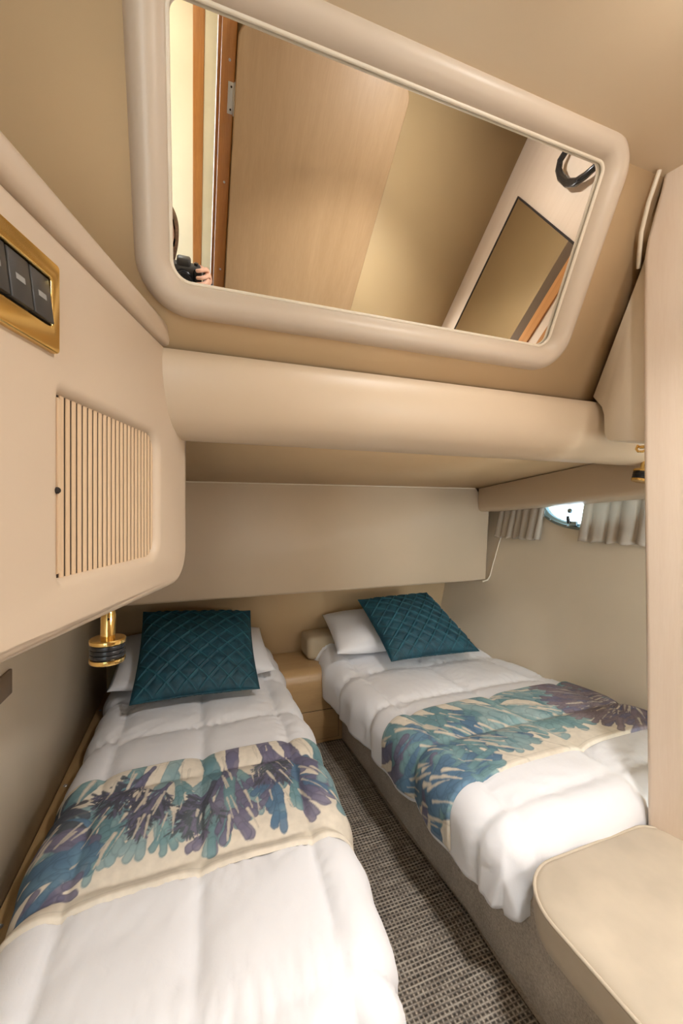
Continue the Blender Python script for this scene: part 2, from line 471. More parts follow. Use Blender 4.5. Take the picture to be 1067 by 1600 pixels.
# tall padded panel above the bed heads
def head_panel():
    root = thing('padded_bulkhead_panel', 'wide flat beige vinyl panel hanging over the heads of both beds', 'panel', (0.8, 2.05, .80))
    pr = [(-.47, .797), (1.690, .801), (1.716, 1.228), (1.62, 1.366), (-.47, 1.366)]
    rings = []
    for y, inset in ((2.38, 0), (2.068, 0), (2.056, .004), (2.050, .014)):
        cx, cz = .6, 1.08
        rings.append([Vector((x - math.copysign(inset, x - cx) if x > 0 else x, y, z - math.copysign(inset, z - cz) * (1 if z < 1 else .4))) for x, z in pr])
    put(loft('panel_body', rings, M['vinyl'], angle=R_(50)), root)
    put(tube('top_piping', [(-.2 + .1 * k, 2.047, 1.3625) for k in range(19)], .0035, M['lip'], n=6), root)
    cord = [(1.765, 2.015, 1.064), (1.746, 2.026, .986), (1.727, 2.036, .907), (1.711, 2.043, .836), (1.695, 2.046, .806), (1.655, 2.048, .797)]
    put(tube('side_cord', cord, .0055, M['lip'], n=8), root)
head_panel()

# valance over the curtains
def valance():
    rings = []
    for k in range(14):
        y = 2.048 - k * (2.048 - .96) / 13
        zb = 1.2225 + (2.05 - y) * .072; zt = 1.3615 + (2.05 - y) * .096
        x = 1.632 + .03 * (2.05 - y); g = .016
        rings.append([Vector((x, y, zt)), Vector((x - .008, y, zt + (zb - zt) * .45)), Vector((x - .003, y, zb + g * 1.4)), Vector((x + .004, y, zb + g * .4)),
                      Vector((x + g, y, zb)), Vector((hull_x(y, zb) - .003, y, zb)), Vector((hull_x(y, zt) - .003, y, zt))])
    o = loft('window_valance', rings, M['vinyl'], angle=R_(60))
    tag(o, 'beige padded valance box above the porthole curtains', 'valance')
valance()

# small cream locker at the right of the mirror panel
def right_locker():
    x = 1.243
    pr = []
    out = [(.80, 2.02), (.834, 1.937), (.992, 1.600), (.962, 1.560), (.953, 1.530)]
    for k in range(5):
        t = R_(90 * k / 4); out.append((.951 - .035 * (1 - math.cos(t)), 1.470 - .028 * math.sin(t)))
    out += [(.797, 1.418), (.797, 2.02)]
    cy, cz = .82, 1.70
    rings = []
    for off, ins in ((.25, 0), (.018, 0), (.007, .004), (0, .016)):
        rings.append([Vector((x + off + (z - 1.575) * -.0 , y + (cy - y) * ins * 2.2, z + (cz - z) * ins * 1.2)) for y, z in out])
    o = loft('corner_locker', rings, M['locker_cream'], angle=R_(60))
    return tag(o, 'narrow cream padded corner locker between mirror and wooden partition', 'locker')
right_locker()
tag(tube('edge_piping', [(1.171, .737, 2.132), (1.171, .765, 2.066), (1.184, .793, 2.004), (1.205, .812, 1.962), (1.224, .828, 1.932)], [.0058, .0058, .0058, .0058, .005], M['lip'], n=10),
    'thin cream piping down the ceiling corner beside the wooden partition', 'piping')

# ------------------------------------------------------------------ mirror
def mirror_thing():
    root = thing('wall_mirror', 'large tilted mirror in a thick padded beige frame under the ceiling', 'mirror', mp(.48, 0, 0))
    a0, a1, b0, b1 = -.046, .990, .040, .487
    P, N = rrect(a0, a1, b0, b1, [.028, .03, .045, .04], 10)
    prof = [(-.004, -.002), (-.002, .010), (.003, .021), (.012, .032), (.026, .039), (.040, .038), (.052, .031), (.060, .019), (.064, .006), (.0645, -.010)]
    rings = [[mp(p[0] + n[0] * o, p[1] + n[1] * o, h) for p, n in zip(P, N)] for o, h in prof]
    b = bmesh.new(); rv = [[b.verts.new(q) for q in r] for r in rings]
    for i in range(len(rv)):
        for j in range(len(P)):
            k = (j + 1) % len(P); i2 = (i + 1) % len(rv)
            b.faces.new((rv[i][j], rv[i][k], rv[i2][k], rv[i2][j]))
    put(from_bm('padded_frame', b, M['vinyl_frame']), root)
    put(tube('inner_lip', [mp(p[0] - n[0] * .004, p[1] - n[1] * .004, .006) for p, n in zip(P, N)], .0045, M['lip'], n=8, closed=True), root)
    P2, _ = rrect(a0 - .003, a1 + .003, b0 - .003, b1 + .003, .03, 6)
    g = loft('glass', [[mp(p[0], p[1], -.004) for p in P2], [mp(p[0], p[1], 0) for p in P2]], M['mirror'], smooth=False)
    put(g, root)
mirror_thing()

# ------------------------------------------------------------------ left locker with tambour door
def curve_plate(name, outlines, ext, bev, mat, basis):
    """filled 2D outlines with holes, extruded and bevelled through a curve, mapped by basis(x, y, z)"""
    cu = bpy.data.curves.new('tmp', 'CURVE'); cu.dimensions = '2D'; cu.fill_mode = 'BOTH'
    cu.extrude = ext - bev; cu.bevel_depth = bev; cu.bevel_resolution = 4; cu.offset = -bev
    for pts in outlines:
        sp = cu.splines.new('POLY'); sp.points.add(len(pts) - 1); sp.use_cyclic_u = True
        for q, p in zip(sp.points, pts): q.co = (p[0], p[1], 0, 1)
    o = bpy.data.objects.new('tmp', cu); C.objects.link(o)
    dg = bpy.context.evaluated_depsgraph_get(); dg.update()
    me = bpy.data.meshes.new_from_object(o.evaluated_get(dg))
    bpy.data.objects.remove(o); bpy.data.curves.remove(cu)
    for v in me.vertices: v.co = basis(*v.co)
    b = bmesh.new(); b.from_mesh(me); bmesh.ops.remove_doubles(b, verts=b.verts, dist=1e-5)
    bpy.data.meshes.remove(me)
    return from_bm(name, b, mat, None, True, R_(40))

def left_locker():
    root = thing('overhead_locker', 'long beige padded overhead locker with a slatted door on the left wall', 'locker', (-.2, .7, 1.05))
    z0, z1 = 1.046, 1.594
    out, _ = rrect(-.86, 0.0, z0, z1, [.004, .004, .004, .085], 10)
    hole, _ = rrect(-.498, -.182, 1.129, 1.382, [.035, .006, .006, .035], 8)
    th = .028
    body = curve_plate('body', [out, hole], th, .018, M['vinyl_light'], lambda x, y, z: lk(x, y, z - th))
    put(body, root)
    # carcass behind the face, back to the hull wall
    ring = [(-.855, z0 + .012), (-.09, z0 + .012), (-.03, z0 + .03), (-.012, z0 + .08), (-.010, z1 - .01), (-.855, z1 - .01)]
    rings = []
    for k in (0, 1):
        rr = []
        for s, z in ring:
            p = lk(s, z, -.05)
            if k: t = (p.x + .415) / LN.x; p = p - LN * max(t, .02)
            rr.append(p)
        rings.append(rr)
    put(loft('carcass', rings, M['vinyl_light'], angle=R_(30)), root)
    rail = []
    for s in (-.90, -.085):
        rail.append([lk(s, z, o) for z, o in ((1.5955, -.06), (1.5955, -.004), (1.599, .002), (1.608, .005), (1.634, .005), (1.642, .001), (1.645, -.008), (1.645, -.06))])
    put(loft('top_rail', rail, M['vinyl_light'], angle=R_(60)), root)
    # recessed tambour door: every slat its own piece
    door = put(hexa('tambour_door', [lk(-.505, 1.120, -.020), lk(-.505, 1.390, -.020), lk(-.168, 1.390, -.020), lk(-.168, 1.120, -.020),
                    lk(-.505, 1.120, -.0135), lk(-.505, 1.390, -.0135), lk(-.168, 1.390, -.0135), lk(-.168, 1.120, -.0135)], M['slat_back'], smooth=False), root)
    n = 22; w = (.487 - .178) / n
    base = None
    for k in range(n):
        s0 = -.487 + k * w
        rs = []
        for z in (1.124, 1.386):
            rs.append([lk(s0 + a, z, o) for a, o in ((.0022, -.0136), (.0022, -.0124), (.0028, -.0119), (w - .0028, -.0119), (w - .0022, -.0124), (w - .0022, -.0136))])
        if k == 0:
            sl = loft('slat', rs, M['slat'], door, angle=R_(60)); base = sl
        else:
            sl = base.copy(); C.objects.link(sl); sl.location = LD * (k * w); sl.parent = door
        sl.matrix_parent_inverse = Matrix.Identity(4)
        sl.location = Vector(LD * (k * w))
    # flush first slat with its finger catch
    put(hexa('closing_slat', [lk(-.5065, 1.131, -.02), lk(-.5065, 1.379, -.02), lk(-.4885, 1.379, -.02), lk(-.4885, 1.131, -.02),
              lk(-.5065, 1.137, .0005), lk(-.5065, 1.374, .0005), lk(-.4900, 1.374, -.006), lk(-.4900, 1.137, -.006)], M['slat'], smooth=False), root)
    put(lathe('finger_catch', [(.0, .004), (.003, .004), (.0045, .002), (.0045, -.004)], lk(-.508, 1.249, -.001), M['hole'], None, 12, LN), root)
left_locker()

# brass switch plate on the locker face
def switch_plate():
    root = thing('switch_panel', 'polished brass plate with black rocker switches at the left edge', 'switch', lk(-.62, 1.43, 0))
    out, _ = rrect(-.730, -.514, 1.428, 1.545, .006, 4); hole, _ = rrect(-.7135, -.5305, 1.459, 1.520, .003, 3)
    put(curve_plate('brass_plate', [out, hole], .005, .0025, M['brass'], lambda x, y, z: lk(x, y, z + .003)), root)
    put(hexa('backing', [lk(-.716, 1.455, -.002), lk(-.716, 1.523, -.002), lk(-.528, 1.523, -.002), lk(-.528, 1.455, -.002),
              lk(-.716, 1.455, .001), lk(-.716, 1.523, .001), lk(-.528, 1.523, .001), lk(-.528, 1.455, .001)], M['black'], smooth=False), root)
    for k in range(5):
        a = -.532 - .0362 * k; b = a - .0345
        sw = hexa('rocker', [lk(b, 1.4605, 0), lk(b, 1.5185, 0), lk(a, 1.5185, 0), lk(a, 1.4605, 0),
                  lk(b, 1.4605, .0125), lk(b, 1.5185, .005), lk(a, 1.5185, .005), lk(a, 1.4605, .0125)], M['switch'], bev=.0015, seg=2)
        put(sw, root)
        lg = hexa('legend', [lk(b + .010, 1.486, .0080), lk(b + .010, 1.493, .0072), lk(b + .024, 1.493, .0072), lk(b + .024, 1.486, .0080),
                  lk(b + .010, 1.486, .0096), lk(b + .010, 1.493, .0087), lk(b + .024, 1.493, .0087), lk(b + .024, 1.486, .0096)], M['legend'], smooth=False)
        lg.parent = sw; lg.matrix_parent_inverse = Matrix.Identity(4)
switch_plate()

# ------------------------------------------------------------------ brass reading lamps
def reading_lamp(loc, label, axis=(0, 0, 1)):
    root = thing('reading_lamp', label, 'lamp', loc, 'brass reading lamps')
    L = Vector(loc); ax = Vector(axis)
    # axis points up towards the mount
    put(lathe('lamp_head', [(.0, -.0245), (.026, -.0245), (.0300, -.0235), (.0312, -.0215), (.0312, -.0155), (.029, -.0150)], L, M['brass'], None, 40, ax), root)
    ribs = [(.0285, -.0152)]
    for k in range(3):
        h = -.0135 + k * .0088
        ribs += [(.0300, h), (.0306, h + .0025), (.0306, h + .0055), (.0300, h + .0072), (.0280, h + .0080)]
    ribs += [(.0280, .0130)]
    put(lathe('ribbed_shade', ribs, L, M['black'], None, 40, ax), root)
    put(lathe('top_rim', [(.028, .0128), (.0312, .0130), (.0316, .0145), (.0316, .0195), (.0300, .0215), (.0, .0225)], L, M['brass'], None, 40, ax), root)
    put(lathe('stem', [(.0125, .020), (.0128, .024), (.0128, .066), (.0118, .069), (.0118, .078)], L, M['brass'], None, 24, ax), root)
    put(lathe('grub_screw', [(.0, .0005), (.0020, .0005), (.0020, -.002)], L + ax * .060 + Vector((.2, -1, 0)).normalized() * .0128, M['hole'], None, 10, (.2, -1, 0)), root)
reading_lamp((-.153, .893, .957), 'brass and black reading lamp hanging under the slatted overhead locker', Vector((.02, .0, 1)).normalized())
reading_lamp((1.590, 1.062, 1.357), 'brass and black reading lamp half hidden behind the wooden partition', Vector((.22, -.10, 1)).normalized())

# brass hook under the corner locker
def hook():
    root = thing('brass_hook', 'small brass hook under the cream corner locker by the partition', 'hook', (1.26, .83, 1.41))
    put(tube('hook_arm', [(1.243, .842, 1.418), (1.236, .842, 1.406), (1.232, .834, 1.398), (1.234, .822, 1.396), (1.240, .814, 1.402)], .0035, M['brass'], n=8), root)
    put(tube('hook_bar', [(1.250, .850, 1.414), (1.238, .826, 1.412), (1.230, .806, 1.410)], .003, M['brass'], n=8), root)
    put(lathe('hook_base', [(.0, 0), (.011, 0), (.011, .004), (.007, .008), (0, .008)], (1.262, .838, 1.410), M['brass'], None, 16), root)
hook()

# ------------------------------------------------------------------ porthole and curtains
def porthole():
    root = thing('porthole', 'oval porthole with dark metal rim showing bright sky between curtains', 'window', (1.86, PC[0], PC[1]))
    n = 64
    def ring(sa, off):
        return [Vector((hull_x(PC[0] + (PA + sa) * math.cos(t), PC[1] + (PB + sa) * math.sin(t)) + off, PC[0] + (PA + sa) * math.cos(t), PC[1] + (PB + sa) * math.sin(t)))
                for t in [2 * math.pi * k / n for k in range(n)]]
    prof = [(.004, .03), (.006, -.006), (.002, -.012), (-.010, -.013), (-.014, -.006), (-.020, -.004), (-.024, .002), (-.028, .012), (-.028, .03)]
    b = bmesh.new(); rv = [[b.verts.new(p) for p in ring(*q)] for q in prof]
    for i in range(len(rv)):
        for j in range(n):
            k = (j + 1) % n; i2 = (i + 1) % len(rv)
            b.faces.new((rv[i][j], rv[i][k], rv[i2][k], rv[i2][j]))
    put(from_bm('rim', b, M['chrome'], angle=R_(40)), root)
    put(loft('pane', [ring(-.026, .016), ring(-.026, .021)], M['pane'], smooth=False), root)
    for ang in (195, 222, 248, 292, 318, 345):
        t = R_(ang); y = PC[0] + (PA - .006) * math.cos(t); z = PC[1] + (PB - .006) * math.sin(t)
        put(lathe('rim_screw', [(0, .002), (.0035, .0015), (.004, 0), (.004, -.002)], (hull_x(y, z) - .013, y, z), M['steel'], None, 10, (-1, 0, 0)), root)
    # swing-bolt catch: bracket, lever and knob
    y0, z0 = 1.575, 1.160; x0 = hull_x(y0, z0) - .014
    put(box('catch_bracket', (x0 - .016, y0 - .030, z0 - .012), (x0 + .006, y0 + .014, z0 + .012), M['chrome'], bev=.003), root)
    put(tube('catch_lever', [(x0 - .014, y0 + .014, z0 + .002), (x0 - .018, y0 + .016, z0 + .022), (x0 - .020, y0 + .016, z0 + .040)], [.009, .009, .007], M['black'], n=10), root)
    put(lathe('catch_knob', [(0, .010), (.008, .009), (.0125, .005), (.0135, 0), (.012, -.006), (0, -.008)], (x0 - .022, y0 + .002, z0 + .066), M['chrome'], None, 18, (-1, 0, .1)), root)
    put(tube('catch_pin', [(x0 - .012, y0 + .002, z0 + .066), (x0 + .030, y0 + .002, z0 + .064)], .004, M['chrome'], n=8), root)
porthole()

def curtain(y0, y1, zt, zb, pleats, depth, label, seed):
    rs = np.random.RandomState(seed)
    nu, nv = pleats * 14, 14
    cuts = np.cumsum(rs.uniform(.7, 1.3, pleats)); cuts = np.concatenate([[0], cuts / cuts[-1]])
    amp = rs.uniform(.6, 1.2, pleats)
    v = []
    for j in range(nv + 1):
        q = j / nv
        for i in range(nu + 1):
            t = i / nu; k = min(np.searchsorted(cuts, t, side='right') - 1, pleats - 1); w = (t - cuts[k]) / (cuts[k + 1] - cuts[k])
            # box-pleat section: broad face then a sharp tuck
            h = math.sin(math.pi * min(w / .86, 1)) ** .55 if w < .86 else -.35 * math.sin(math.pi * (w - .86) / .14)
            off = .018 + depth * amp[k] * h * (.55 + .55 * q)
            y = y0 + (y1 - y0) * t + .006 * q * math.sin(6 * t * pleats) * .6
            z = zt + (zb - zt) * q + (.004 * math.sin(pleats * 5 * t) * q)
            v.append((hull_x(y, z) - off, y, z))
    f = [(j * (nu + 1) + i, j * (nu + 1) + i + 1, (j + 1) * (nu + 1) + i + 1, (j + 1) * (nu + 1) + i) for j in range(nv) for i in range(nu)]
    o = mesh('curtain', v, f, M['curtain'])
    md = o.modifiers.new('thickness', 'SOLIDIFY'); md.thickness = .0025; md.offset = 1
    tag(o, label, 'curtain', 'porthole curtains')
curtain(2.035, 1.742, 1.262, 1.066, 7, .020, 'short pleated cream curtain left of the porthole', 3)
curtain(1.535, 1.02, 1.300, 1.072, 8, .018, 'short pleated cream curtain right of the porthole', 5)

# small plate on the left wall below the locker
tag(box('wall_plate', (-.4165, 1.10, .782), (-.409, 1.205, .842), M['plate'], bev=.003), 'small brown plate on the left wall beneath the locker', 'plate')

# ------------------------------------------------------------------ floor covering, bed bases, nightstand, ottoman
def px(y): return .761 + (2.077 - y) * .024        # carpeted face of the right bed's base
def rug():
    nx, ny = 26, 90; x0, y0, y1 = .30, .30, 2.064
    v = []; f = []
    for lay in (0, 1):
        for j in range(ny + 1):
            y = y0 + (y1 - y0) * j / ny
            x1 = px(y) - .006 - .012 * (.5 + .5 * math.sin(9 * y + 1)) * (1 if y < 1.75 else .3)
            for i in range(nx + 1):
                x = x0 + (x1 - x0) * i / nx
                bul = .006 * math.exp(-((y - 1.03) / .05) ** 2) * (i / nx) + .004 * math.exp(-((y - 1.45) / .04) ** 2) * (i / nx)
                v.append((x, y, (.006 + bul) if lay else .0005))
    W = nx + 1; O = W * (ny + 1)
    for j in range(ny):
        for i in range(nx):
            a = j * W + i; f.append((O + a, O + a + 1, O + a + W + 1, O + a + W)); f.append((a, a + W, a + W + 1, a + 1))
    for j in range(ny):
        for i in (0, nx): a = j * W + i; f.append((a, a + W, O + a + W, O + a))
    for i in range(nx):
        for j in (0, ny): a = j * W + i; f.append((a, a + 1, O + a + 1, O + a))
    return tag(mesh('floor_rug', v, f, M['rug']), 'grey brown woven floor runner in the aisle between the beds', 'rug')
rug()

# right bed's base, cloth-covered plinth that runs on under the ottoman
hb = [(px(.30), .30), (1.285, .30), (1.188, .80), (1.735, .80), (1.46, 2.395), (px(2.395), 2.395)]
bb = loft('carpeted_plinth', [[Vector((p[0], p[1], 0)) for p in hb], [Vector((p[0], p[1], .25)) for p in hb], [Vector((p[0] + (.012 if k in (0, 5) else -.002), p[1], .262)) for k, p in enumerate(hb)]], M['carpet'], angle=R_(60))
tag(bb, 'low bed plinth covered in beige carpet along the right of the aisle', 'plinth')
# left bed's base
lb = [(-.326, .66, 0), (.345, .66, 0), (.37, 2.395, 0), (-.326, 2.395, 0)]
tag(hexa('wooden_plinth', [Vector(p) for p in lb] + [Vector((p[0], p[1], .262)) for p in lb], M['night'], bev=.01), 'wooden bed base hidden beneath the left bed and its white duvet', 'plinth')
# wooden ledge between left bed and wall
lg = tag(box('wooden_ledge', (-.4155, .30, .0), (-.329, 2.395, .310), M['ledge'], bev=.004), 'narrow wooden ledge between the left wall and the left bed', 'ledge')
for y in (1.10, 1.593, 2.143):
    lathe('ledge_screw', [(.0, .001), (.004, .001), (.0055, .0022), (.0065, .001), (.0065, -.003)], (-.397, y, .310), M['steel'], lg, 14)

def nightstand():
    root = thing('nightstand', 'low tan nightstand with rounded top and one drawer between the bed heads', 'nightstand', (.60, 2.07, 0))
    x0, x1, y0, y1, zt = .435, .757, 2.070, 2.395, .385
    prof = [(y0, 0), (y0, .30)]
    for k in range(9):
        t = R_(90 * k / 8); prof.append((y0 + .07 * (1 - math.cos(t)), .315 + .07 * math.sin(t)))
    prof += [(y1, zt), (y1, 0)]
    put(loft('body', [[Vector((x, y, z)) for y, z in prof] for x in (x0, x1)], M['night'], angle=R_(40)), root)
    put(hexa('drawer_gap', [Vector(p) for p in ((.447, 2.0692, .020), (.737, 2.0692, .020), (.737, 2.0692, .1755), (.447, 2.0692, .1755), (.447, 2.08, .020), (.737, 2.08, .020), (.737, 2.08, .1755), (.447, 2.08, .1755))], M['hole'], smooth=False), root)
    put(box('drawer_front', (.4495, 2.066, .022), (.7345, 2.079, .173), M['night'], bev=.0015), root)
nightstand()

def ottoman():
    root = thing('ottoman_seat', 'cream suede seat cushion with piped edge at the foot of the right bed', 'seat', (.95, .50, .262))
    P, N = rrect(.716, 1.215, .20, .788, [.06, .13, .03, .03], 10)
    # lean with the partition on the right
    P = [(p[0] + (max(0, (.788 - p[1])) * .22 if p[0] > 1.0 else 0) - .012 * 0, p[1]) for p in P]
    def ring(ins, z):
        if ins <= .02: return [Vector((p[0] - n[0] * ins, p[1] - n[1] * ins, z)) for p, n in zip(P, N)]
        k = 1 - ins; return [Vector((.97 + (p[0] - .97) * k, .49 + (p[1] - .49) * k, z)) for p in P]
    rings = [ring(.012, .262), ring(.003, .268), ring(-.001, .290), ring(-.002, .315), ring(.000, .338), ring(.003, .346), ring(.012, .3505), ring(.08, .3545), ring(.20, .3585), ring(.40, .361), ring(.70, .3622), ring(.97, .3625)]
    put(loft('cushion', rings, M['ottoman'], angle=R_(70)), root)
    put(tube('piping', ring(.001, .3450), .0042, M['ottoman'], n=8, closed=True), root)
ottoman()

# mattresses
def slab_round(name, lo, hi, r, mat, bev=.03):
    P, N = rrect(lo[0], hi[0], lo[1], hi[1], r, 8)
    def ring(i, z): return [Vector((p[0] - n[0] * i, p[1] - n[1] * i, z)) for p, n in zip(P, N)]
    rings = [ring(bev, lo[2]), ring(bev * .3, lo[2] + bev * .3), ring(0, lo[2] + bev), ring(0, hi[2] - bev), ring(bev * .3, hi[2] - bev * .3), ring(bev, hi[2])]
    return loft(name, rings, mat, angle=R_(70))
ml = slab_round('mattress', (-.318, .69, .262), (.345, 2.39, .395), .06, M['mattress'])
tag(ml, 'mattress of the left bed lying under its white duvet', 'mattress')
mr = slab_round('mattress', (.745, .94, .262), (1.50, 2.39, .395), .05, M['mattress'])
tag(mr, 'mattress of the right bed lying under its white duvet', 'mattress')
hp = slab_round('head_pad', (.605, 2.21, .385), (1.46, 2.392, .515), .035, M['mattress'], .025)
tag(hp, 'low beige pad at the head of the right bed under the duvet edge', 'pad')

# ------------------------------------------------------------------ duvets and printed bed runners
class Duvet:
    """white quilted cover draped over a mattress: evaluates a displaced surface at (s, t)"""
    def __init__(self, xl, xr, y0, y1, ztop, rad, seams_x, seams_y, seed, zfun=None, radr=None):
        self.xl, self.xr, self.y0, self.y1, self.zt, self.rad = xl, xr, y0, y1, ztop, rad
        self.sx, self.sy, self.seed, self.zf = seams_x, seams_y, seed, zfun
    def at(self, s, t, extra=0.0, fine=1.0):
        """s: metres across from the left inner edge; t: metres from the foot inner edge; outside the top they drape"""
        y = self.y0 + np.clip(t, 0, self.y1 - self.y0)
        xl = self.xl(y); W = self.xr(y) - xl; Wn = self.W
        sn = np.clip(s, 0, Wn) / Wn
        ex = np.where(s < 0, -s, np.where(s > Wn, s - Wn, 0)); dx = np.where(s < 0, -1.0, 1.0)
        L = self.y1 - self.y0
        ey = np.where(t < 0, -t, np.where(t > L, t - L, 0)); dy = np.where(t < 0, -1.0, 1.0)
        e = np.maximum(ex, ey); hy = np.hypot(ex, ey) + 1e-9
        ux, uy = dx * ex / hy, dy * ey / hy
        R = self.rad; ph = np.minimum(e / R, math.pi / 2)
        h = R * np.sin(ph); drop = R * (1 - np.cos(ph)) + np.maximum(0, e - R * math.pi / 2)
        x = xl + sn * W + ux * h; yy = y + uy * h; z = self.zt - drop
        if self.zf is not None: z = z + self.zf(x, yy) * np.exp(-drop * 4)
        nx, ny, nz = ux * np.sin(ph), uy * np.sin(ph), np.cos(ph)
        # quilting: puffed squares between stitched seams
        def dist(q, lines): return np.min(np.abs(q[..., None] - np.array(lines)), axis=-1)
        ddx = dist(s + .010 * fbm(s * 5, t * 5, self.seed + 50), self.sx); ddy = dist(t + .012 * fbm(s * 5 + 7, t * 5, self.seed + 60), self.sy)
        puff = .022 * (1 - np.exp(-ddx / .03)) * (1 - np.exp(-ddy / .03)) 
        gx = np.exp(-ddx / .05); gy = np.exp(-ddy / .05)
        # gathers that run off the seams, long soft creases, broad lumps
        pk = .0045 * gy * np.sin(s * 150 + 9 * fbm(s * 4, t * 9, self.seed) * 6) * (.4 + vnoise(s * 9, t * 5, self.seed + 3)) \
           + .0035 * gx * np.sin(t * 130 + 9 * fbm(s * 9, t * 4, self.seed + 1) * 6) * (.3 + vnoise(s * 5, t * 9, self.seed + 4))
        lump = .012 * fbm(s * 3.1, t * 3.1, self.seed + 10, 3) + fine * .008 * fbm(s * 9, t * 12, self.seed + 20, 3)
        side = np.clip(drop / .10, 0, 1)
        hem = .006 * side * np.sin(s * 34 * (ey > ex) + t * 34 * (ex >= ey) + 8 * fbm(s * 2.5, t * 2.5, self.seed + 30))
        d = puff + fine * pk * (1 - .5 * side) + lump + hem + extra
        return np.stack([x + nx * d, yy + ny * d, z + nz * d], -1)
    @property
    def W(self): return .72

def grid_mesh(name, P, mat, wrap=False):
    ny, nx = P.shape[:2]
    me = bpy.data.meshes.new(name)
    idx = np.arange(nx * ny).reshape(ny, nx)
    q = np.stack([idx[:-1, :-1], idx[:-1, 1:], idx[1:, 1:], idx[1:, :-1]], -1).reshape(-1, 4)
    me.from_pydata(P.reshape(-1, 3).tolist(), [], q.tolist()); me.update()
    return link(name, me, mat)

def build_duvet(D, el, er, ef, eh, label, res=.011):
    L = D.y1 - D.y0
    s = np.arange(-el, D.W + er + 1e-6, res); t = np.arange(-ef, L + eh + 1e-6, res)
    S, T = np.meshgrid(s, t)
    P = D.at(S, T)
    o = grid_mesh('duvet', P, M['duvet'])
    md = o.modifiers.new('loft', 'SOLIDIFY'); md.thickness = .02; md.offset = -1
    return tag(o, label, 'duvet')

# coral print painted into a colour attribute (flat print on cloth)
PAL = {'teal': [(.17, .31, .34), (.27, .43, .44), (.115, .235, .285)], 'blue': [(.105, .20, .31), (.20, .35, .45), (.075, .145, .25)],
       'purple': [(.165, .155, .24), (.26, .245, .33), (.125, .13, .22)], 'slate': [(.085, .10, .125), (.15, .19, .20), (.10, .095, .145)],
       'mauve': [(.225, .18, .215), (.33, .28, .305), (.175, .14, .185)], 'aqua': [(.28, .41, .43), (.38, .50, .51), (.20, .34, .385)]}
CREAM = (.74, .67, .56)
class Print:
    def __init__(self, wid, hei, nx, ny, seed):
        self.X, self.Y = np.meshgrid(np.linspace(0, wid, nx), np.linspace(0, hei, ny))
        self.img = np.ones((ny, nx, 3)) * np.array(CREAM) * (1 + .05 * fbm(self.X * 8, self.Y * 8, seed, 3))[..., None]
        self.rag = fbm(self.X * 55, self.Y * 55, seed + 1, 4) * .55 + fbm(self.X * 20, self.Y * 20, seed + 5, 2) * .5
        self.tone = vnoise(self.X * 9 + 3, self.Y * 9, seed + 2) * .6 + vnoise(self.X * 26, self.Y * 26, seed + 3) * .4
        self.rs = np.random.RandomState(seed); self.dx = wid / nx; self.dy = hei / ny; self.wid, self.hei = wid, hei
    def stroke(self, p, q, r0, r1, pal, rag=.010, alpha=.92):
        m = max(r0, r1) + .02
        x0, x1 = min(p[0], q[0]) - m, max(p[0], q[0]) + m; y0, y1 = min(p[1], q[1]) - m, max(p[1], q[1]) + m
        i0, i1 = max(0, int(x0 / self.dx)), min(self.X.shape[1], int(x1 / self.dx) + 2); j0, j1 = max(0, int(y0 / self.dy)), min(self.X.shape[0], int(y1 / self.dy) + 2)
        if i0 >= i1 or j0 >= j1: return
        X = self.X[j0:j1, i0:i1]; Y = self.Y[j0:j1, i0:i1]
        vx, vy = q[0] - p[0], q[1] - p[1]; L2 = vx * vx + vy * vy + 1e-9
        t = np.clip(((X - p[0]) * vx + (Y - p[1]) * vy) / L2, 0, 1)
        d = np.hypot(X - p[0] - t * vx, Y - p[1] - t * vy) - (r0 + (r1 - r0) * t) + self.rag[j0:j1, i0:i1] * rag
        a = np.clip(.5 - d / .0022, 0, 1) * alpha
        tone = self.tone[j0:j1, i0:i1]
        c = [np.array(k) for k in pal]
        col = np.where(tone[..., None] < .5, c[2] + (c[0] - c[2]) * np.clip(tone / .5, 0, 1)[..., None], c[0] + (c[1] - c[0]) * np.clip((tone - .5) / .35, 0, 1)[..., None])
        col = col * (1 - .25 * np.exp(-((d + .002) / .002) ** 2))[..., None]      # pigment gathers at the rim
        im = self.img[j0:j1, i0:i1]; im[:] = im * (1 - a[..., None]) + col * a[..., None]
    def coral(self, p, ang, length, r, pals, depth, spread=30, blunt=1.0, alpha=.92):
        rs = self.rs
        n = 3; q = p; a = ang; pal = PAL[pals[rs.randint(len(pals))]]
        for k in range(n):
            a2 = a + rs.uniform(-9, 9)
            nx = (q[0] + math.cos(R_(a2)) * length / n, q[1] + math.sin(R_(a2)) * length / n)
            ra = r * (1 - .22 * k / n); rb = r * (1 - .22 * (k + 1) / n) * (blunt if depth == 0 and k == n - 1 else 1)
            self.stroke(q, nx, ra, rb, pal, .008 + .35 * r, alpha)
            if depth > 0 and k >= 1 - (depth > 1):
                sg = 1 if rs.rand() < .5 else -1
                for g in ((sg,) if rs.rand() < .45 else (sg, -sg)):
                    self.coral(nx, a2 + g * (spread + rs.uniform(-8, 10)), length * rs.uniform(.5, .72), r * rs.uniform(.62, .8), pals, depth - 1, spread, blunt, alpha)
            q, a = nx, a2
        if depth > 0:
            for g in (-.55, .5):
                self.coral(q, a + g * spread + rs.uniform(-6, 6), length * rs.uniform(.55, .8), r * .75, pals, depth - 1, spread, blunt, alpha)
    def gap(self, p, ang, length, r):
        """sliver of bare cloth between fronds"""
        q = (p[0] + math.cos(R_(ang)) * length, p[1] + math.sin(R_(ang)) * length)
        self.stroke(p, q, r, r * .35, [CREAM, (.76, .69, .58), (.70, .63, .52)], .012, .95)

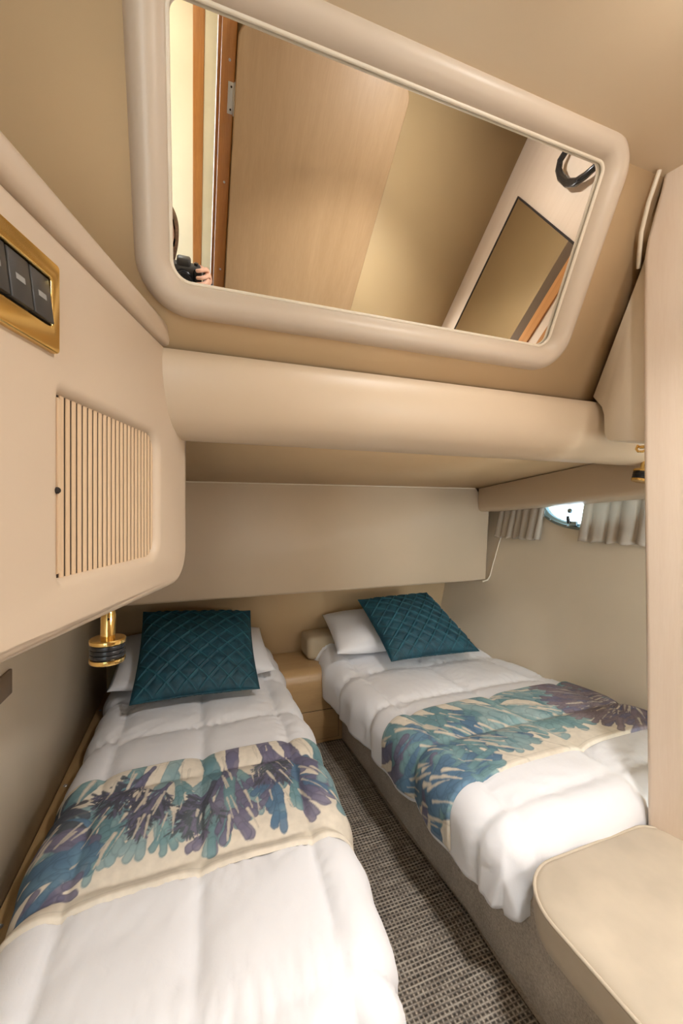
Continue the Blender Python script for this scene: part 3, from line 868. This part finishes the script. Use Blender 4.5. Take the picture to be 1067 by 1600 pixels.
def build_runner(D, t0, t1, el, er, label, painter, seed, skew=0.0):
    res = .0026
    nx = int((el + er + D.W) / res); ny = int((t1 - t0) / res)
    s = np.linspace(-el, D.W + er, nx); t = np.linspace(t0, t1, ny)
    S, T = np.meshgrid(s, t)
    T = T + skew * (S / D.W - .5) + .006 * fbm(S * 4, S * 0 + 3, seed, 2)
    ex = np.full(S.shape, .0075); ex += .003 * fbm(S * 7, T * 7, seed + 9, 3)
    # hem rows tuck down to the duvet
    for rows, val in ((0, .0005), (1, .005)):
        ex[rows, :] = val; ex[-1 - rows, :] = val; ex[:, rows] = val; ex[:, -1 - rows] = val
    P = D.at(S, T, ex, .15)
    # the cloth bridges the fine gathers of the duvet underneath
    for _ in range(6): P[1:-1, 1:-1] = (P[1:-1, 1:-1] * 2 + P[:-2, 1:-1] + P[2:, 1:-1] + P[1:-1, :-2] + P[1:-1, 2:]) / 6
    P[2:-2, 2:-2, 2] += .002
    o = grid_mesh('bed_runner', P, M['runner'])
    pr = Print(el + er + D.W, t1 - t0, nx, ny, seed); painter(pr)
    # stitched hem line along the two long edges
    for row in (7, -8): pr.img[row, :, :] *= .86
    col = np.ones((ny * nx, 4), dtype=np.float32); col[:, :3] = np.clip(pr.img.reshape(-1, 3), 0, 1)
    at = o.data.color_attributes.new('print', 'FLOAT_COLOR', 'POINT'); at.data.foreach_set('color', col.ravel())
    return tag(o, label, 'bed runner')

# left bed
DL = Duvet(lambda y: -.262 + 0 * y, lambda y: .268 + .07 * np.clip((y - .7) / .8, 0, 1), .70, 2.36, .405, .085,
           [.02, .36, .70], [-.03, .30, .62, .94, 1.26, 1.58], 11, lambda x, y: .035 * np.clip((y - 1.9) / .4, 0, 1))
build_duvet(DL, .15, .30, .32, .02, 'white quilted duvet on the left bed')
# right bed
DRt = Duvet(lambda y: .800 - .055 * np.clip((y - 1.2) / 1.1, 0, 1), lambda y: 1.61 - .17 * (y - 2.04) + .21 * .05 - .112, .895, 2.36, .405, .085,
            [.02, .36, .70], [.01, .33, .66, .98, 1.30], 23, lambda x, y: .085 * np.clip((y - 1.85) / .45, 0, 1) ** 1.3)
build_duvet(DRt, .225, .13, .24, .01, 'white quilted duvet on the right bed')

def paint_left(p):
    w, h = p.wid, p.hei; rs = p.rs     # y = 0 is the foot side, y = h the head side; x from the wall
    for x, a, pal in ((.14, -118, ['slate', 'teal']), (.26, -112, ['teal', 'aqua']), (.38, -100, ['teal', 'aqua', 'teal']), (.47, -86, ['teal', 'aqua']), (.57, -90, ['purple', 'teal', 'purple']),
                      (.67, -82, ['purple', 'blue']), (.75, -68, ['blue', 'teal', 'purple']), (.84, -58, ['aqua', 'teal']), (.94, -52, ['aqua', 'blue']), (.99, -70, ['aqua', 'teal'])):
        p.coral((x * w, h * 1.04), a, .190, .027, pal, 2, 25, 1.2)
    for x, y, a in ((.30, .95, -128), (.36, .75, -112), (.50, .66, -100), (.68, .92, -84)):
        p.coral((x * w, y * h), a, .085, .009, ['slate', 'slate', 'purple'], 3, 33, 1.0)
    # big soft fronds near the wall side
    for y, a, l, r, c in ((.96, -42, .12, .020, 'slate'), (.78, -30, .12, .022, 'slate'), (.58, -22, .12, .026, 'purple'), (.40, -10, .13, .024, 'blue'), (.20, 14, .12, .026, 'blue'), (.02, 22, .11, .018, 'purple')):
        p.coral((-.01, y * h), a, l, r, [c, 'blue', c], 1, 22, 1.35)
    for k in range(95):
        x = rs.uniform(.05, 1.0); a = -125 + 75 * x + rs.uniform(-14, 14)
        p.gap((x * w, rs.uniform(.30, 1.0) * h), a, rs.uniform(.02, .095), rs.uniform(.0015, .0065))
def paint_right(p):
    w, h = p.wid, p.hei; rs = p.rs
    for x, a, pal in ((.03, -50, ['blue', 'purple']), (.11, -60, ['blue', 'teal']), (.20, -66, ['teal', 'blue', 'teal']), (.29, -64, ['teal', 'aqua', 'blue']), (.38, -58, ['teal', 'aqua']), (.47, -50, ['aqua', 'teal']), (.56, -38, ['aqua', 'teal']), (.66, -24, ['aqua', 'teal'])):
        p.coral((x * w, h * 1.03), a, .180, .027, pal, 2, 23, 1.25)
    for y, a, c in ((.85, -42, 'purple'), (.66, -34, 'blue'), (.48, -26, 'blue'), (.30, -16, 'purple'), (.12, -4, 'blue')):
        p.coral((-.01, y * h), a, .14, .024, [c, 'blue', 'teal'], 2, 26, 1.35)
    for k in range(85):
        x = rs.uniform(.0, .72); p.gap((x * w, rs.uniform(.15, 1.0) * h), -62 + 35 * x + rs.uniform(-14, 14), rs.uniform(.03, .11), rs.uniform(.002, .0075))
    for a in (140, 156, 172, 188, 204, 220, 238):
        p.coral((1.0 * w, .50 * h), a, .150, .017, ['mauve', 'mauve', 'purple'], 2, 22, 1.3, .96)
    for k in range(46):
        a = rs.uniform(140, 232); d = rs.uniform(.06, .22); p.gap((w + math.cos(R_(a)) * d, .5 * h + math.sin(R_(a)) * d), a + rs.uniform(-8, 8), rs.uniform(.03, .08), rs.uniform(.001, .0038))
build_runner(DL, .255, .705, .135, .215, 'bed runner with teal and purple coral print across the left bed', paint_left, 5, .015)
build_runner(DRt, .125, .550, .215, .10, 'bed runner with blue coral and mauve sea fan print across the right bed', paint_right, 8, .02)

# ------------------------------------------------------------------ pillows and cushions
class Pillow:
    """stuffed square pillow on four corners (bl, br, tr, tl); lattice > 0 sinks soft diamonds between raised pintucks"""
    K = 6.0
    def __init__(self, corners, thick, pinch=.05, lattice=0.0, seed=1, sag=0.0):
        self.c = [np.array(q, float) for q in corners]; self.th, self.pinch, self.lat, self.seed, self.sag = thick, pinch, lattice, seed, sag
        bl, br, tr, tl = self.c
        n = np.cross((br + tr - bl - tl), (tl + tr - bl - br)); self.n = n / np.linalg.norm(n)
    def at(self, U, V, sgn, extra=0.0):
        bl, br, tr, tl = self.c
        Up = U * (1 - self.pinch * (1 - V ** 2)); Vp = V * (1 - self.pinch * (1 - U ** 2))
        a = (Up + 1) / 2; b = (Vp + 1) / 2
        base = bl * ((1 - a) * (1 - b))[..., None] + br * (a * (1 - b))[..., None] + tr * (a * b)[..., None] + tl * ((1 - a) * b)[..., None]
        prof = np.clip((1 - U ** 4) * (1 - V ** 4), 0, 1) ** .55 * (1 - .18 * (U ** 2 + V ** 2))
        wr = .05 * fbm(U * 2.2 + 5, V * 2.2, self.seed, 3) + .10 * fbm(U * 1.1, V * 1.1 + 9, self.seed + 4, 2)
        h = prof * (1 + wr * 2) * self.th / 2
        if self.lat > 0:
            k = self.K
            d = np.minimum(np.abs(((U + V) * k / 2 + .5) % 1 - .5), np.abs(((U - V) * k / 2 + .5) % 1 - .5))
            h = h + self.lat * (.45 * np.exp(-(d / .06) ** 2) - .35 * np.exp(-((d - .12) / .06) ** 2) + .25 * np.clip(d / .4, 0, 1)) * np.clip(prof * 2, 0, 1)
        return base + self.n * (sgn * (h + extra))[..., None] + np.array([0, 0, -1.0]) * (self.sag * (1 - U ** 2) * (1 - V ** 2))[..., None]
    def mesh(self, name, mat, n=40):
        g = np.linspace(-1, 1, n + 1); U, V = np.meshgrid(g, g); N1 = n + 1
        v = np.concatenate([self.at(U, V, sg).reshape(-1, 3) for sg in (1, -1)]); idx = np.arange(N1 * N1).reshape(N1, N1)
        q = np.stack([idx[:-1, :-1], idx[:-1, 1:], idx[1:, 1:], idx[1:, :-1]], -1).reshape(-1, 4)
        me = bpy.data.meshes.new(name); me.from_pydata(v.tolist(), [], np.concatenate([q, q[:, ::-1] + N1 * N1]).tolist())
        b = bmesh.new(); b.from_mesh(me); bmesh.ops.remove_doubles(b, verts=b.verts, dist=1e-4); b.to_mesh(me); b.free()
        return link(name, me, mat)
    def ribs(self, name, mat, r):
        b = bmesh.new(); k = self.K
        for dirn in (1, -1):
            for m in range(-int(k), int(k) + 1):
                c = m * 2 / k
                if abs(c) > 1.85: continue
                u = np.linspace(max(-1, c - 1), min(1, c + 1), 44)[1:-1]; vv = (c - u) * dirn
                P = self.at(u, vv, 1, .0006); T = np.gradient(P, axis=0); T /= np.linalg.norm(T, axis=1)[:, None]
                S = np.cross(T, self.n); S /= np.linalg.norm(S, axis=1)[:, None]
                rows = []
                for p_, s_ in zip(P, S):
                    rows.append([b.verts.new(p_ + s_ * r * math.cos(q) + self.n * r * math.sin(q)) for q in (0, math.pi / 3, 2 * math.pi / 3, math.pi)])
                for i in range(len(rows) - 1):
                    for j in range(3): b.faces.new((rows[i][j], rows[i][j + 1], rows[i + 1][j + 1], rows[i + 1][j]))
        return from_bm(name, b, mat)
def pillow(name, corners, thick, mat, n=40, pinch=.05, seed=1):
    return Pillow(corners, thick, pinch, 0.0, seed).mesh(name, mat, n)

tag(pillow('bed_pillow', [(-.335, 1.935, .47), (.375, 1.935, .47), (.36, 2.36, .56), (-.335, 2.36, .58)], .15, M['duvet'], 36, .03, seed=4),
    'white pillow at the head of the left bed, mostly behind the teal cushion', 'pillow')
tag(pillow('bed_pillow', [(.690, 1.955, .50), (1.34, 1.955, .49), (1.33, 2.34, .60), (.735, 2.36, .60)], .14, M['duvet'], 36, .03, seed=8),
    'white pillow at the head of the right bed, left of the teal cushion', 'pillow')

def cushion(corners, label, seed, sag=0.0):
    root = thing('quilted_cushion', label, 'cushion', corners[0], 'teal cushions')
    pw = Pillow(corners, .15, .05, .0075, seed, sag)
    put(pw.mesh('cover', M['teal'], 160), root)
    put(pw.ribs('pintuck_ribs', M['teal_rib'], .0022), root)
    bl, br, tr, tl = [Vector(q) for q in corners]; pts = []
    for p, q in ((bl, br), (br, tr), (tr, tl), (tl, bl)):
        mid = (bl + br + tr + tl) / 4
        for k in range(12):
            t = k / 12; e = p.lerp(q, t); w = 4 * t * (1 - t) * .045
            pts.append(e.lerp((p + q) / 2 * 0 + (e + (mid - (p + q) / 2)), w))
    put(tube('edge_seam', pts, .003, M['teal'], n=6, closed=True), root)
cushion([(-.228, 1.765, .475), (.268, 1.755, .470), (.285, 2.19, .700), (-.222, 2.19, .735)], 'dark teal quilted velvet cushion propped on the left bed', 2)
cushion([(.915, 1.800, .490), (1.435, 1.800, .480), (1.335, 2.16, .730), (.870, 2.12, .728)], 'bright teal quilted velvet cushion propped on the right bed', 7)

# ------------------------------------------------------------------ seen in the mirror: door, partition panel, handle; then lamps out of view
def door():
    P, N = rrect(.152, .828, .18, 2.098, .055, 8)
    rings = [[Vector((p[0] - n[0] * i, y, p[1] - n[1] * i)) for p, n in zip(P, N)] for i, y in ((.003, -.338), (0, -.335), (0, -.305), (.003, -.302))]
    d = struct(loft('door_1', rings, M['maple_door'], angle=R_(40)))
    for z in (.50, 1.885):
        h = box('hinge', (.126, -.3345, z - .045), (.156, -.331, z + .045), M['steel'], d, bev=.001)
        for dz in (-.032, .032):
            lathe('hinge_screw', [(0, .001), (.003, .001), (.0035, 0)], (.138, -.3308, z + dz), M['hole'], h, 10, (0, 1, 0))
        tube('hinge_pin', [(.151, -.330, z - .048), (.151, -.330, z + .048)], .0045, M['steel'], h, n=10)
    lathe('door_knob', [(.0, .055), (.022, .05), (.027, .04), (.022, .028), (.010, .02), (.010, .004), (.026, .004), (.026, 0)], (.775, -.302, 1.02), M['brass'], d, 24, (0, 1, 0))
door()

def partition_panel():
    root = thing('wall_panel', 'dark bronze tinted mirror panel on the maple partition, seen in the tilted mirror', 'mirror', wl_pt(.62, .80, -.005))
    a0, a1, z0, z1 = .318, .932, .82, 1.895
    put(hexa('tinted_glass', [wl_pt(a0, z0, -.001), wl_pt(a1, z0, -.001), wl_pt(a1, z1, -.001), wl_pt(a0, z1, -.001),
         wl_pt(a0, z0, -.006), wl_pt(a1, z0, -.006), wl_pt(a1, z1, -.006), wl_pt(a0, z1, -.006)], M['smoked'], smooth=False), root)
    for nm, (b0, b1, c0, c1) in {'edge_strip': (.10, a1 + .006, z1, z1 + .006), 'edge_strip.001': (a1, a1 + .006, z0, z1)}.items():
        put(hexa('edge_strip', [wl_pt(b0, c0, -.001), wl_pt(b1, c0, -.001), wl_pt(b1, c1, -.001), wl_pt(b0, c1, -.001),
             wl_pt(b0, c0, -.009), wl_pt(b1, c0, -.009), wl_pt(b1, c1, -.009), wl_pt(b0, c1, -.009)], M['hole'], smooth=False), root)
    for nm, b0, b1, mt in (('jamb_reflection_dark', .252, .3175, M['reflected_dark']), ('jamb_reflection_wood', .190, .252, M['cherry']), ('jamb_reflection_edge', .100, .125, M['cherry'])):  # solid strips standing in for a door jamb's reflection in the glass
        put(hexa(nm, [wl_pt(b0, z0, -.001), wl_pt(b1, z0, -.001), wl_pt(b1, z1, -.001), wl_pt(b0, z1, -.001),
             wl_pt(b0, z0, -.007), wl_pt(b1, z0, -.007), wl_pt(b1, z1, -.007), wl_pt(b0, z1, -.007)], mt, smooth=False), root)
partition_panel()

def grab_handle():
    def q(y, z, off=-.03): 
        a = (.785 - y) / .977; return wl_pt(a, z, off)
    root = thing('grab_handle', 'black curved grab handle high on the maple partition, seen in the tilted mirror', 'handle', q(.28, 2.10, 0))
    pts = [q(.142, 2.132, -.004), q(.142, 2.105, -.022), q(.148, 2.066), q(.175, 2.042), q(.225, 2.028), q(.295, 2.024), q(.350, 2.036), q(.388, 2.062), q(.408, 2.095, -.022), q(.410, 2.130, -.004)]
    put(tube('grip', pts, [.012, .011, .011, .012, .014, .015, .014, .012, .011, .012], M['black'], n=12), root)
    for y in (.142, .410):
        put(lathe('mount', [(0, .010), (.018, .008), (.020, .004), (.020, 0)], q(y, 2.112, 0), M['black'], None, 16, -WN), root)
grab_handle()

for lx, ly in LAMPS:
    root = thing('ceiling_lamp', 'round brass rimmed ceiling lamp above the camera', 'lamp', (lx, ly, 2.137))
    put(lathe('lamp_rim', [(.055, 0), (.060, -.012), (.052, -.016), (.044, -.012)], (lx, ly, 2.137), M['brass'], None, 32), root)
    put(lathe('diffuser', [(.0, -.016), (.03, -.014), (.045, -.009), (.047, 0)], (lx, ly, 2.137), M['lampface'], None, 32), root)

root = thing('added_fill_lamp', 'added square brass fill lamp low on the tan wall, out of view', 'lamp', (FILL_LAMP[0], -.35, FILL_LAMP[2]))  # housing made for the added fill light
put(box('back_plate', (FILL_LAMP[0] - .10, -.35, FILL_LAMP[2] - .10), (FILL_LAMP[0] + .10, -.325, FILL_LAMP[2] + .10), M['brass'], bev=.006), root)
put(box('diffuser', (FILL_LAMP[0] - .085, -.328, FILL_LAMP[2] - .085), (FILL_LAMP[0] + .085, -.305, FILL_LAMP[2] + .085), M['lampface'], bev=.01), root)

# ------------------------------------------------------------------ the photographer and camera, reflected in the mirror's corner
def skin_mesh(name, verts, edges, radii, mat, root_i=0, sub=2, parent=None):
    me = bpy.data.meshes.new(name); me.from_pydata(verts, edges, []); me.update()
    o = link(name, me, mat, parent, smooth=False)
    sk = o.modifiers.new('skin', 'SKIN'); sk.use_smooth_shade = True
    sv = me.skin_vertices[0].data if me.skin_vertices else None
    for i, r in enumerate(radii):
        rx, ry = r if isinstance(r, tuple) else (r, r)
        sv[i].radius = (rx, ry); sv[i].use_root = (i == root_i)
    sb = o.modifiers.new('smooth', 'SUBSURF'); sb.levels = sub; sb.render_levels = sub
    return o

def photographer():
    root = thing('person', 'person in dark clothes holding a black camera in the doorway, seen in the mirror', 'person', (-.17, -.42, 0))
    V = [(-.18, -.44, .80), (-.18, -.45, .98), (-.18, -.42, 1.09), (-.18, -.39, 1.185), (-.172, -.365, 1.245), (-.160, -.335, 1.325),          # pelvis..head base
         (-.01, -.40, 1.165), (.035, -.385, .98), (.062, -.190, 1.205), (.064, -.120, 1.285),                                              # right arm
         (-.35, -.40, 1.165), (-.375, -.33, .98), (-.22, -.17, 1.17), (-.145, -.115, 1.262),                                              # left arm
         (-.09, -.45, .75), (-.08, -.39, .43), (-.08, -.47, .085), (-.07, -.39, .035),                                                       # right leg
         (-.27, -.45, .75), (-.29, -.39, .43), (-.29, -.47, .085), (-.30, -.39, .035)]
    E = [(0, 1), (1, 2), (2, 3), (3, 4), (4, 5), (3, 6), (6, 7), (7, 8), (8, 9), (3, 10), (10, 11), (11, 12), (12, 13), (0, 14), (14, 15), (15, 16), (16, 17), (0, 18), (18, 19), (19, 20), (20, 21)]
    Rr = [(.13, .095), (.12, .09), (.135, .10), (.11, .08), (.047, .047), (.05, .05), .058, .043, .033, .026, .058, .043, .033, .026,
          .082, .058, .04, .035, .082, .058, .04, .035]
    body = skin_mesh('body', V, E, Rr, M['shirt'], 0, 2); put(body, root)
    # head: shaped ovoid with nose, brow, mouth and ears
    b = bmesh.new(); bmesh.ops.create_uvsphere(b, u_segments=32, v_segments=24, radius=1.0)
    hc = Vector((-.148, -.325, 1.385))
    for v in b.verts:
        x, y, z = v.co
        w = .073 * (1 - .22 * max(0, -z) ** 1.5); d = .092; hgt = .112
        fx, fy, fz = x * w, y * d * (1 - .10 * max(0, -z)), z * hgt
        if y > 0:
            fy += .020 * math.exp(-(x / .16) ** 2 - ((z + .12) / .16) ** 2)      # nose
            fy -= .006 * (math.exp(-((x - .42) / .2) ** 2 - ((z - .08) / .12) ** 2) + math.exp(-((x + .42) / .2) ** 2 - ((z - .08) / .12) ** 2))
            fy += .006 * math.exp(-(x / .25) ** 2 - ((z + .50) / .07) ** 2) + .006 * math.exp(-(x / .3) ** 2 - ((z + .80) / .15) ** 2)
        v.co = hc + Vector((fx, fy, fz))
    hd = put(from_bm('head', b, M['skin']), root)
    for sx in (-1, 1):
        e = lathe('eye', [(0, .011), (.006, .0095), (.010, .005), (.0115, 0), (.009, -.007), (0, -.010)], hc + Vector((sx * .029, .0775, .010)), M['lip'], hd, 16, (0, 1, 0))
        lathe('iris', [(0, .0125), (.004, .0118), (.0052, .0098), (.005, .008)], hc + Vector((sx * .029, .0775, .010)), M['hair'], hd, 12, (0, 1, 0))
        lathe('ear', [(0, .008), (.014, .006), (.020, 0), (.014, -.006), (0, -.008)], hc + Vector((sx * .073, -.008, -.005)), M['skin'], hd, 16, (sx, .3, 0))
    # shoulder-length brown hair
    b = bmesh.new(); bmesh.ops.create_uvsphere(b, u_segments=40, v_segments=28, radius=1.0)
    for v in list(b.verts):
        x, y, z = v.co
        v.co = hc + Vector((x * (.088 + .004 * math.sin(26 * math.atan2(y, x))), y * .102 - .022, z * .126 + .008 - (.075 * max(0, -z) if y < .35 else 0)))
    bmesh.ops.delete(b, geom=[v for v in b.verts if v.co.y > hc.y + .034 and v.co.z < hc.z + .066], context='VERTS')
    put(from_bm('hair', b, M['hair']), root)
    # hands: palm plus five separate bent fingers each
    def hand(name, wrist, palm, fingers, thumb):
        vs = [wrist, palm]; es = [(0, 1)]; rr = [.022, (.024, .020)]
        for f in fingers + [thumb]:
            k = len(vs); vs += f; es += [(1, k)] + [(k + i, k + i + 1) for i in range(len(f) - 1)]
            rr += [.0105, .0092, .0086, .0072][:len(f)]
        put(skin_mesh(name, vs, es, rr, M['skin'], 0, 2), root)
    hand('right_hand', (.064, -.120, 1.285), (.062, -.088, 1.318),
         [[(.058, -.062, 1.362), (.048, -.036, 1.368), (.030, -.024, 1.366), (.012, -.023, 1.362)],
          [(.062, -.058, 1.340), (.054, -.032, 1.342), (.036, -.019, 1.339), (.013, -.019, 1.336)],
          [(.062, -.060, 1.318), (.055, -.033, 1.317), (.037, -.020, 1.314), (.012, -.020, 1.311)],
          [(.060, -.064, 1.297), (.053, -.038, 1.294), (.037, -.026, 1.291), (.017, -.026, 1.289)]],
         [(.050, -.100, 1.338), (.036, -.112, 1.346), (.018, -.113, 1.348)])
    hand('left_hand', (-.145, -.115, 1.262), (-.110, -.082, 1.264),
         [[(-.090, -.050, 1.262), (-.075, -.036, 1.264), (-.056, -.030, 1.266)], [(-.088, -.062, 1.258), (-.068, -.052, 1.260), (-.048, -.046, 1.262)],
          [(-.088, -.076, 1.257), (-.066, -.070, 1.259), (-.046, -.064, 1.262)], [(-.090, -.090, 1.257), (-.070, -.087, 1.260), (-.054, -.082, 1.263)]],
         [(-.118, -.056, 1.280), (-.112, -.040, 1.300), (-.106, -.036, 1.318)])
photographer()

def photo_camera():
    root = thing('photo_camera', 'black camera held by the person in the doorway, seen in the mirror', 'camera', (-.035, -.075, 1.275))
    put(box('camera_body', (-.100, -.105, 1.275), (.034, -.050, 1.362), M['switch'], bev=.010, seg=3), root)
    put(box('hand_grip', (.004, -.062, 1.280), (.038, -.034, 1.356), M['black'], bev=.010, seg=3), root)
    put(box('viewfinder_hump', (-.062, -.100, 1.355), (-.006, -.052, 1.388), M['switch'], bev=.010, seg=3), root)
    put(lathe('lens_barrel', [(0, -.004), (.034, -.004), (.036, 0), (.036, .012), (.0345, .014), (.0345, .024), (.036, .026), (.036, .036), (.032, .037), (.029, .030), (.0, .028)], (-.036, -.050, 1.314), M['black'], None, 36, (0, 1, 0)), root)
    put(lathe('mode_dial', [(.009, 0), (.009, .010), (.008, .011), (0, .011)], (.016, -.080, 1.361), M['black'], None, 20), root)
photo_camera()
